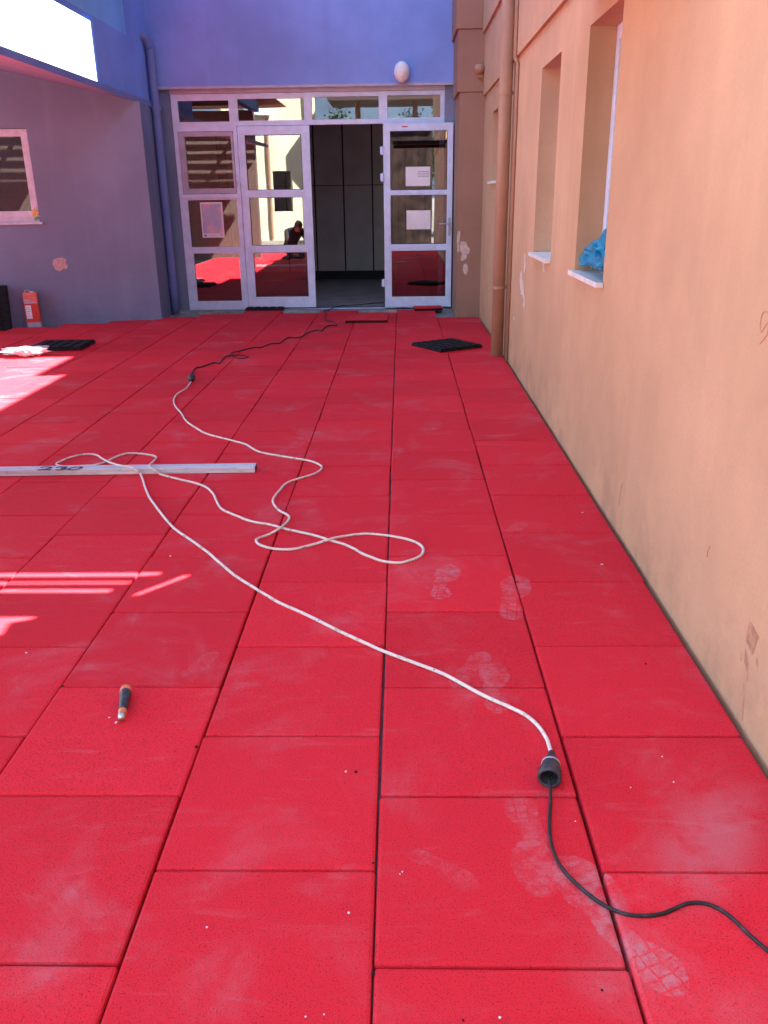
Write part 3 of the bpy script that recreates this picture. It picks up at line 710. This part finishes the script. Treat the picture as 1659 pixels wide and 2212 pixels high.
white += [(*zb(1640, 325), .004), (*zb(1580, 290), .02), (*zb(1520, 250), bz), (*zb(1492, 225), bz), (*zb(1492, 203), bz), (*zb(1530, 165), .006), (*zb(1570, 125),), (*zb(1565, 100),), (*zb(1480, 78),), (*zb(1330, 60),), (*zb(1200, 60),), (*zb(1130, 80),), (*zb(1050, 112),), (*zb(960, 155),), (*zb(880, 185),), (*zb(790, 208),), (*zb(700, 215),), (*zb(540, 222),), (*zb(400, 222),), (*zb(330, 208),), (*zb(318, 190),), (*zb(345, 170),), (*zb(470, 118),), (*zb(600, 82),), (*zb(720, 70),), (*zb(820, 82),), (*zb(890, 122), .004), (*zb(950, 158), .012), (*zb(1050, 195), .02), (*zb(1110, 210), bz), (*zb(1200, 225), bz), (*zb(1270, 243), bz), (*zb(1330, 278), bz-.006), (*zb(1368, 310), .008), (*zb(1405, 400),), (*zb(1440, 508),)]
white += [(324, 1076), (345, 1105), (375, 1140), (410, 1165), (445, 1190), (480, 1220), (510, 1245), (550, 1270), (600, 1300), (660, 1327), (720, 1357), (780, 1385), (830, 1407), (890, 1430), (950, 1452), (1000, 1478), (1050, 1505), (1100, 1527), (1135, 1545), (1160, 1565), (1180, 1595), (1190, 1625, .008), (1191, 1634, .018)]
wr = .0058
cord = empty('extension_cord', on_z(830, 1407)); tag(cord, 'long white extension cord looping over the red tiles with a grey socket end', 'cord')
def wp(mb, name, mat, parent, **kw):
    o = mb.build(name, mat, None, **kw); o.parent = parent; off = Vector((0, 0, 0)); p = parent
    while p is not None: off += p.location; p = p.parent
    o.location = -off; return o
mb = MB(); mb.tube(tube_from(white, wr, n=6), wr, 8); wp(mb, 'cable', 'whitecord', cord, smooth=True)
# socket: axis along the cord end, opening towards the camera
sa, sb = on_z(1191.5, 1636, .024), on_z(1186, 1693, .026)
ax = (sb-sa); ax.z = -.003; Ls = .088; ax.normalize()
Q = ax.to_track_quat('Z', 'Y').to_matrix().to_4x4(); Q.translation = Vector((sa.x, sa.y, .0305))
sock = MB(); lathe(sock, [(.0001, -.012), (.009, -.012), (.0105, .0), (.0165, .016), (.0225, .032), (.0235, .036), (.0232, .039), (.0245, .05), (.0255, .058), (.0285, .062), (.0300, .072), (.0302, .092), (.0290, .094), (.0235, .094), (.0220, .09), (.0215, .045), (.0001, .043)], Q, 30)
sk_o = wp(sock, 'socket', 'plastic', cord, smooth=True)
ring = MB(); lathe(ring, [(.0236, .034), (.0246, .036), (.0246, .038), (.0236, .040)], Q, 30); wp(ring, 'ring', 'greyframe', sk_o, smooth=True)
# black cord plugged into it
bc = empty('black_cable', on_z(1320, 1962)); tag(bc, 'black cable plugged into the grey socket and leaving at the lower right', 'cable')
blackp = [(1187, 1700, .012), (1189, 1730, .0), (1187, 1780), (1190, 1820), (1205, 1860), (1235, 1900), (1275, 1935), (1320, 1962), (1370, 1978), (1420, 1975), (1460, 1962), (1490, 1951), (1520, 1951), (1555, 1963), (1590, 1990), (1625, 2025), (1659, 2055), (1710, 2100), (1800, 2200)]
br = .0042
path = tube_from(blackp, br)
tip = [Q @ Vector((0, .002, .05)), Q @ Vector((0, -.006, .085))]
mb = MB(); mb.tube(crom(tip+path[2::4], 5), br, 8); wp(mb, 'cable', 'blackcord', bc, smooth=True)
mb = MB(); lathe(mb, [(.0001, .046), (.0165, .046), (.0165, .058), (.012, .066), (.006, .08), (.0055, .086)], Q, 20); wp(mb, 'plug', 'darkplastic', bc, smooth=True)
# far black cord
def zf1(x, y, z=0): return ((480+x/3.19)/1.475588, (920+y/3.19)/1.475588, z)
def zf2(x, y, z=0): return ((1000+x/2.676)/1.475588, (900+y/2.676)/1.475588, z)
far = [zf1(*p) for p in ((420, 862, .012), (428, 848), (442, 822), (470, 802), (520, 796), (580, 775), (640, 752), (705, 757), (722, 730), (760, 692), (800, 681), (880, 675), (950, 680), (990, 694), (975, 704), (900, 708), (840, 692), (815, 672, .008), (830, 647), (880, 640), (940, 625), (1000, 608), (1060, 598), (1120, 598), (1170, 580), (1240, 556), (1310, 555), (1360, 520), (1410, 496), (1480, 500), (1545, 486), (1590, 452))]
far += [zf2(*p) for p in ((0, 412), (30, 408), (70, 415), (90, 390), (140, 366), (192, 370), (186, 350), (160, 335), (108, 325), (100, 300), (104, 276), (92, 256), (86, 242), (130, 237, .005), (165, 216, .01), (205, 205, .01), (280, 196, .006), (380, 192, .004), (450, 184, 0), (530, 177, 0), (600, 174, -.004))]
fc = empty('black_cable', on_z(600, 740)); tag(fc, 'thin black cable winding from the doorway to a round coupling', 'cable')
mb = MB(); mb.tube(tube_from(far, .006), .006, 7); wp(mb, 'cable', 'blackcord', fc, smooth=True)
c0 = on_z(414, 815, .03)
mb = MB(); Qb = (on_z(403, 838)-on_z(420, 800)).normalized().to_track_quat('Z', 'Y').to_matrix().to_4x4(); Qb.translation = c0
lathe(mb, [(.0001, -.075), (.012, -.07), (.022, -.05), (.029, -.02), (.031, .01), (.029, .03), (.018, .06), (.008, .075), (.0001, .075)], Qb, 18); wp(mb, 'coupling', 'plastic', fc, smooth=True)

# ================================================================== loose rubber tiles
def loose(label, loc, rz, w, d, up=True, h=.042, tilt=(0, 0)):
    o = empty('loose_rubber_tile', loc, rz); o.rotation_euler = (tilt[0], tilt[1], rz); tag(o, label, 'rubber tile')
    if up:      # red side up
        b = MB(); b.box((-w/2, -d/2, .0), (w/2, d/2, h*.68)); b.build('black_base', 'black', o, bevel=.003)
        b = MB(); b.box((-w/2+.001, -d/2+.001, h*.68+.0005), (w/2-.001, d/2-.001, h)); b.build('red_layer', 'rubber', o, bevel=.004)
    else:       # studded black underside up
        b = MB(); b.box((-w/2+.001, -d/2+.001, 0), (w/2-.001, d/2-.001, .009)); b.build('red_layer', 'rubber', o, bevel=.002)
        b = MB(); b.box((-w/2, -d/2, .0095), (w/2, d/2, h*.72)); b.build('black_base', 'black', o, bevel=.002)
        n = 5; g = .018
        for i in range(n):
            for j in range(n):
                x0 = -w/2+i*w/n+g/2; y0 = -d/2+j*d/n+g/2
                b = MB(); b.box((x0, y0, h*.72+.0003), (x0+w/n-g, y0+d/n-g, h)); b.build('stud', 'black', o, bevel=.004)
    return o
kz = .042
kc = [on_z(*zf2(*p)[:2], kz) for p in ((832, 512), (1187, 473), (1441, 527), (1075, 572))]
kcen = sum(kc, Vector())/4; e1 = kc[2]-kc[3]
loose('black rubber tile lying upside down at an angle near the right downpipe', (kcen.x, kcen.y, .001), math.atan2(e1.y, e1.x), .50, .50, False)
m1, m2 = on_z(*zf2(265, 318)[:2], kz), on_z(*zf2(637, 318)[:2], kz)
loose('red rubber tile lying loose with its black edge towards the camera, before the doorway', ((m1.x+m2.x)/2, m1.y+.25, .001), -.01, .50, .50, True, .042)
p1, p2 = on_z(*zf2(866, 218)[:2], .045), on_z(*zf2(1082, 198)[:2], .045)
loose('cut red rubber tile piece lying under the open right door leaf', ((p1.x+p2.x)/2, 11.23, .001), .10, .36, .2, True, .042)
loose('black rubber tile lying upside down against the closed door leaf', (-1.755, 11.40, -.011), -.03, .50, .18, False, .045)
q1, q2 = on_z(188, 746, kz), on_z(84, 748, kz)
loose('black rubber tile lying upside down beside the white plastic bag', (-3.375, 8.52, .001), .02, .52, .46, False, .05)
lw = WL @ Vector((UW(-4.80), .03, 0))
o = loose('dark rubber tile standing upright against the violet wall at the left edge', (lw.x-.01, lw.y-.12, .215), math.pi+ang+math.pi, .50, .52, False)
o.rotation_euler = (math.radians(80), 0, ang)

# ================================================================== red can by the wall
cpos = WL @ Vector((UW(-4.36), .09, BASE))
canb = empty('solvent_can', (cpos.x, cpos.y, BASE), ang+.02); tag(canb, 'tall red metal solvent can with pale label against the violet wall', 'can')
ch, cw, cdp = .43, .16, .10
mb = MB(); mb.box((-cw/2, -cdp/2, 0), (cw/2, cdp/2, .085)); mb.build('bottom', 'greyframe', canb, bevel=.008)
mb = MB(); mb.box((-cw/2+.0005, -cdp/2+.0005, .0855), (cw/2-.0005, cdp/2-.0005, .30)); mb.build('body', 'redcan', canb, bevel=.006)
mb = MB(); mb.box((-cw/2+.001, -cdp/2+.001, .3005), (cw/2-.001, cdp/2-.001, ch)); mb.build('top', 'redcan2', canb, bevel=.008)
mb = MB(); mb.box((-cw/2+.012, -cdp/2-.002, .13), (-.005, -cdp/2-.0008, .285)); lb = mb.build('label', 'paper', canb)
for i in range(6):
    mb = MB(); mb.box((-cw/2+.02, -cdp/2-.0032, .15+i*.021), (-.012-.01*(i % 3), -cdp/2-.0024, .154+i*.021)); mb.build('text_line', 'ink', lb)
mb = MB(); mb.box((-cw/2+.01, -cdp/2-.002, .305), (cw/2-.02, -cdp/2-.0008, .322)); mb.box((-cw/2+.01, -cdp/2-.002, .336), (0.0, -cdp/2-.0008, .352)); mb.build('band', 'greyframe', canb)
mb = MB(); lathe(mb, [(.02, 0), (.021, .012), (.0001, .014)], Matrix.Translation((.02, 0, ch)), 16); mb.build('cap', 'white', canb, smooth=True)
mb = MB(); mb.tube(crom([(-.06, 0, ch-.002), (-.055, 0, ch+.02), (-.03, 0, ch+.026), (-.005, 0, ch+.02), (.0, 0, ch-.002)], 4), .005, 7); mb.build('handle', 'steel', canb, smooth=True)

# ================================================================== crumpled bags
def crumple(name, label, loc, sc, mat, seed, amp, keep=None, parent=None, shape=None):
    bm = bmesh.new(); bmesh.ops.create_icosphere(bm, subdivisions=4, radius=1)
    sd = Vector((seed*3.1, seed*1.7, seed*.9))
    for v in bm.verts:
        d = v.co.normalized()
        r = 1+amp*(abs(noise.noise(d*1.7+sd))*1.3-.35)+amp*.75*abs(noise.noise(d*3.6+sd*2))+amp*.3*abs(noise.noise(d*8+sd))
        p = d*r
        if shape: p = shape(p)
        v.co = Vector((p.x*sc[0], p.y*sc[1], p.z*sc[2]))
    z0 = min(v.co.z for v in bm.verts)
    for v in bm.verts:
        v.co.z = max(v.co.z-z0, .0)
        if v.co.z < .08*sc[2]: v.co.z *= .15
    me = bpy.data.meshes.new(name); bm.to_mesh(me); bm.free(); me.materials.append(MT[mat])
    o = bpy.data.objects.new(name, me); link(o); o.location = loc; tag(o, label, 'bag'); return o
sill1 = WIN[0]
def bshape(p):
    p = p.copy(); k = max(0, p.z)
    p.y = p.y*(1-.5*min(k, 1.2)/1.2) - .25*k; p.x *= 1-.3*min(k, 1.2)
    return p
crumple('plastic_bag', 'crumpled blue plastic bag on the marble sill of the nearest window', (XR+.066, 4.50, WZ0+.0035), (.056, .27, .066), 'bluebag', 2, .95, shape=bshape)
wb = on_z(58, 770)
crumple('plastic_bag', 'crumpled white plastic bag in the sun on the red tiles', (wb.x, wb.y+.02, .001), (.17, .10, .035), 'whitebag', 5, .7)

# ================================================================== screwdriver handle
ka, kb = on_z(*((320+870/10.37)/1.475588, (2160+370/10.37)/1.475588), .015), on_z(*((320+705/10.37)/1.475588, (2160+1390/10.37)/1.475588), .015)
ax = (kb-ka); Lk = ax.length; ax.normalize(); Qk = ax.to_track_quat('Z', 'Y').to_matrix().to_4x4(); Qk.translation = Vector((ka.x, ka.y, .0195))
kn = empty('tool_handle', (ka.x, ka.y, 0)); tag(kn, 'short black and orange screwdriver handle lying on a red tile', 'tool')
s_ = Lk/.107
def kpart(name, prof, mat, seg=20):
    mb = MB(); lathe(mb, [(r, h*s_) for r, h in prof], Qk, seg); return wp(mb, name, mat, kn, smooth=True)
kpart('end_button', [(.0001, -.004), (.010, -.003), (.013, .003), (.0135, .006)], 'plastic')
kpart('end_ring', [(.0137, .004), (.017, .006), (.0185, .012), (.0184, .018), (.0175, .019)], 'orangeplastic')
kpart('grip', [(.0174, .0175), (.0178, .024), (.0165, .032), (.0152, .042), (.0143, .055), (.0135, .066), (.0132, .075), (.0125, .082)], 'plastic')
kpart('collar', [(.0122, .080), (.0124, .084), (.0126, .092), (.0122, .097)], 'orangeplastic')
kpart('ferrule', [(.0112, .0955), (.0112, .101), (.0102, .108), (.0001, .1085)], 'steel')

# ================================================================== little chips on the tiles
def chip(px, py, r, mat, label, group, seed):
    g = on_z(px, py); rr = random.Random(seed); bm = bmesh.new(); bmesh.ops.create_icosphere(bm, subdivisions=1, radius=1)
    for v in bm.verts: v.co = Vector((v.co.x*r*rr.uniform(.7, 1.3), v.co.y*r*rr.uniform(.7, 1.3), (v.co.z*.45+.45)*r*rr.uniform(.7, 1.1)))
    me = bpy.data.meshes.new('chip'); bm.to_mesh(me); bm.free(); me.materials.append(MT[mat])
    o = bpy.data.objects.new('debris_chip', me); link(o); o.location = (g.x, g.y, .0005); tag(o, label, 'chip', group)
WC = [(747, 1668, .0050), (869, 1884, .0035), (864, 1889, .003), (753, 1973, .0045), (447, 2004, .0035), (1300, 1220, .0075), (1080, 2199, .0042), (700, 2192, .003), (660, 2197, .003), (1258, 1108, .007), (57, 1411, .006), (368, 1202, .0065), (251, 1562, .006), (236, 1551, .004), (1430, 1635, .003), (1455, 1690, .003), (1362, 1702, .003), (1243, 1775, .003)]
for i, (x, y, r) in enumerate(WC): chip(x, y, r*.72, 'chip', 'tiny white chip of debris lying on the red tiles', 'white chips on the tiles', i)
BCc = [(769, 1669, .0048), (425, 1615, .006), (806, 2105, .005), (136, 1483, .005), (1395, 1435, .004), (806, 1865, .0035), (1000, 2205, .003), (1300, 2140, .003)]
for i, (x, y, r) in enumerate(BCc): chip(x, y, r, 'black', 'tiny black rubber crumb lying on the red tiles', 'black crumbs on the tiles', 50+i)

# ================================================================== person kneeling left of the camera (seen in the door glass)
def person():
    root = empty('person', (-2.34, 3.0, 0), math.radians(60)); tag(root, 'person in dark shirt kneeling and bending forward, mirrored in the door glass', 'person')
    J = dict(pel=(-.30, 0, .34), sp1=(-.20, 0, .50), sp2=(-.05, 0, .66), nk=(.07, 0, .72), hd0=(.12, 0, .735), shl=(-.03, .19, .66), shr=(-.03, -.19, .66),
             ell=(.10, .25, .42), elr=(.10, -.25, .42), wrl=(.30, .17, .24), wrr=(.30, -.17, .24), hal=(.37, .15, .19), har=(.37, -.15, .19),
             hil=(-.30, .10, .32), hir=(-.30, -.10, .32), knl=(.08, .16, .09), knr=(.06, -.16, .09), anl=(-.33, .14, .075), anr=(-.35, -.14, .075), tol=(-.47, .14, .05), tor=(-.49, -.14, .05))
    R = dict(pel=.13, sp1=.135, sp2=.14, nk=.06, hd0=.055, shl=.075, shr=.075, ell=.048, elr=.048, wrl=.032, wrr=.032, hal=.035, har=.035, hil=.105, hir=.105, knl=.068, knr=.068, anl=.045, anr=.045, tol=.04, tor=.04)
    E = [('pel', 'sp1'), ('sp1', 'sp2'), ('sp2', 'nk'), ('nk', 'hd0'), ('sp2', 'shl'), ('sp2', 'shr'), ('shl', 'ell'), ('shr', 'elr'), ('ell', 'wrl'), ('elr', 'wrr'), ('wrl', 'hal'), ('wrr', 'har'),
         ('pel', 'hil'), ('pel', 'hir'), ('hil', 'knl'), ('hir', 'knr'), ('knl', 'anl'), ('knr', 'anr'), ('anl', 'tol'), ('anr', 'tor')]
    names = list(J); me = bpy.data.meshes.new('body'); me.from_pydata([J[n] for n in names], [(names.index(a), names.index(b)) for a, b in E], [])
    b = bpy.data.objects.new('body', me); link(b, root)
    sm = b.modifiers.new('skin', 'SKIN'); sm.use_smooth_shade = True; ss = b.modifiers.new('sub', 'SUBSURF'); ss.levels = ss.render_levels = 1
    for i, n in enumerate(names):
        d = me.skin_vertices[0].data[i]; d.radius = (R[n], R[n]); d.use_root = (n == 'pel')
    me.materials.append(MT['shirt'])
    for s in (1, -1):
        for k in range(4):
            mb = MB(); y = s*.15+(-.026+k*.0175)
            mb.tube(crom([(.36, y, .20), (.40, y, .185), (.425, y, .16), (.425, y, .14)], 3), [.0085]*10, 7); mb.build('finger', 'skin', root, smooth=True)
        mb = MB(); mb.tube(crom([(.33, s*.12, .20), (.36, s*.105, .175), (.385, s*.105, .155)], 3), .0095, 7); mb.build('thumb', 'skin', root, smooth=True)
    mb = MB(); Mh = Matrix.Translation((.185, 0, .755)) @ Matrix.Rotation(math.radians(50), 4, 'Y')
    prof = [(.0001, -.125), (.035, -.118), (.058, -.09), (.068, -.05), (.074, 0), (.078, .04), (.07, .08), (.045, .108), (.0001, .12)]
    lathe(mb, prof, Mh @ Matrix.Scale(1.18, 4, (1, 0, 0)), 20)
    hd = mb.build('head', 'skin', root, smooth=True)
    mb = MB(); mb.prism([(.08, -.012), (.108, 0), (.08, .012)], -.03, .012, 0, Mh); mb.build('nose', 'skin', hd)
    for s in (1, -1):
        mb = MB(); lathe(mb, [(.0001, -.004), (.016, 0), (.028, .004), (.02, .012), (.0001, .012)], Mh @ Matrix.Translation((.0, s*.07, -.005)) @ Matrix.Rotation(-s*math.pi/2, 4, 'X'), 12); mb.build('ear', 'skin', hd, smooth=True)
        mb = MB(); lathe(mb, [(.0001, -.006), (.009, -.003), (.009, .003), (.0001, .006)], Mh @ Matrix.Translation((.082, s*.03, .01)), 10); mb.build('eye', 'hair', hd, smooth=True)
    mb = MB(); mb.box((.07, -.022, -.075), (.083, .022, -.068), M=Mh); mb.build('mouth', 'hair', hd)
    mb = MB(); lathe(mb, [(.082, -.03), (.085, .0), (.088, .045), (.079, .09), (.05, .12), (.0001, .132)], Mh @ Matrix.Translation((-.018, 0, .004)) @ Matrix.Scale(1.15, 4, (1, 0, 0)), 20); mb.build('hair', 'hair', hd, smooth=True)
person()

# ================================================================== the yard behind the camera (seen mirrored in the glass)
def thing(name, label, cat, group=None):
    o = empty(name); tag(o, label, cat, group); return o
t = thing('pale_building', 'pale yellow sunlit building mirrored in the left door leaf', 'building')
MR = Matrix.Translation((-4.6, -7.5, 0)) @ Matrix.Rotation(math.radians(-28), 4, 'Z')
hs = [(.35, 1.05, .9, 2.2)]
mb = MB(); mb.holed(-1.3, 1.6, BASE, 6.2, hs, 0, -.3, MR); mb.build('wall', 'pale', t)
for h in hs:
    mb = MB(); mb.box((h[0], -.2, h[2]), (h[1], -.16, h[3]), M=MR); mb.build('window', 'wglass', t)
mb = MB(); mb.box((-1.5, -.5, 6.2), (1.8, .35, 6.35), M=MR); mb.build('cornice', 'pale', t)
mb = MB(); mb.box((-.55, .02, 3.9), (.35, .34, 4.5), M=MR); mb.build('air_conditioner', 'white', t)
mb = MB(); mb.tube([MR @ Vector((.2, .08, 0)), MR @ Vector((.2, .08, 6.1))], .05, 8); mb.build('downpipe', 'orange_pipe', t)
mb = MB(); mb.box((1.6, -6, BASE), (1.9, .2, 5.4), M=MR); mb.build('end_wall', 'pale', t)
t = thing('passage_canopy', 'dark flat canopy on two wooden posts mirrored in the transom glass', 'canopy')
mb = MB(); mb.box((-2.3, -9.5, 4.28), (4.5, -7.0, 4.8)); mb.build('slab', 'darkroof', t)
for x in (-1.35, .55):
    mb = MB(); mb.tube([(x, -7.6, BASE), (x, -7.6, 2), (x, -7.6, 4.28)], .09, 10); mb.build('post', 'wood', t)
t = thing('garden_wall', 'dark violet wall striped by sun through slats, mirrored in the left glass', 'wall')
mb = MB(); mb.box((-9.5, 1.2, BASE), (-3.4, 1.45, 3.3)); mb.build('wall', 'darkwall', t)
for a, b in ((1.46, 1.74), (2.12, 3.3)):
    mb = MB(); mb.box((-9.4, a, 3.34), (-2.6, b, 3.36)); mb.build('stripe_limit_sheet', 'wood', t)  # solid sheets added beside the slats to limit the sun stripes
for i in range(4):
    mb = MB(); mb.box((-9.4, 1.775+i*.09, 3.34), (-2.6, 1.775+i*.09+.055, 3.36)); mb.build('slat', 'wood', t)
for x in (-9.3, -6.4, -3.5):
    mb = MB(); mb.box((x, 1.25, 3.301), (x+.08, 3.0, 3.338)); mb.build('beam', 'wood', t)
t = thing('backlight_blocker', 'added dark brown timber backlight shed mirrored in the open right door leaf', 'blocker')  # added behind the camera to cut light reaching the window recesses
mb = MB(); mb.box((-1.2, -6.2, BASE), (1.0, -4.25, 3.3)); mb.build('wall', 'darkroof', t)
for i in range(11):
    mb = MB(); mb.box((-1.2+i*.2+.004, -4.249, BASE+.05), (-1.2+i*.2+.194, -4.225-.004*(i % 2), 3.28)); mb.build('board', 'darkboard', t)
mb = MB(); mb.box((-1.3, -6.3, 3.301), (1.1, -4.1, 3.4)); mb.build('roof', 'darkroof', t)
# trees, hills
def tree(x, y, h, seed, label):
    r = random.Random(seed); t = empty('tree', (x, y, BASE)); tag(t, label, 'tree', 'trees in the yard behind')
    mb = MB(); mb.tube(crom([(0, 0, 0), (.1, .05, h*.3), (.0, .1, h*.6)], 5), [.16-.008*i for i in range(11)], 8)
    for k in range(5):
        a = k*1.3+r.random(); mb.tube(crom([(.05, .07, h*.45), (math.cos(a)*h*.14, math.sin(a)*h*.14, h*.62), (math.cos(a)*h*.22, math.sin(a)*h*.22, h*.75)], 4), [.06, .055, .05, .045, .04, .035, .03, .025, .02], 6)
    mb.build('trunk', 'bark', t, smooth=True)
    mb = MB(); cl = [Vector((r.gauss(0, h*.15), r.gauss(0, h*.15), h*.68+r.gauss(0, h*.11))) for _ in range(22)]
    for _ in range(2600):
        c = r.choice(cl); p = c+Vector((r.gauss(0, 1), r.gauss(0, 1), r.gauss(0, .8)))*h*.055
        a = Vector((r.gauss(0, 1), r.gauss(0, 1), r.gauss(0, 1))).normalized(); b = a.cross(Vector((r.gauss(0, 1), r.gauss(0, 1), r.gauss(0, 1)))).normalized()
        s = h*.018; mb.quad(p-a*s, p+b*s*.5, p+a*s, p-b*s*.5)
    mb.build('crown', 'leaf', t)
tree(-1.9, -12, 4.2, 1, 'small tree mirrored beside the left post'); tree(.4, -14, 4.6, 2, 'tree mirrored between the two posts'); tree(2.2, -11.5, 4.0, 3, 'bushy tree mirrored right of the posts'); tree(-6.5, 0.2, 4.4, 4, 'tree standing behind the striped garden wall')
mb = MB(); n = 60
for i in range(n):
    x0 = -500+i*1000/n; x1 = x0+1000/n
    f = lambda x: 42+26*noise.noise(Vector((x*.006, 1.3, 0)))+9*noise.noise(Vector((x*.03, 4, 0)))
    mb.quad((x0, -300, BASE), (x1, -300, BASE), (x1, -420, f(x1)), (x0, -420, f(x0))); mb.quad((x0, -420, f(x0)), (x1, -420, f(x1)), (x1, -560, BASE), (x0, -560, BASE))
tag(mb.build('hills', 'hill'), 'grey mountain ridge mirrored in the transom glass', 'hills', kind='structure')
print('tiles in view', len(vis))
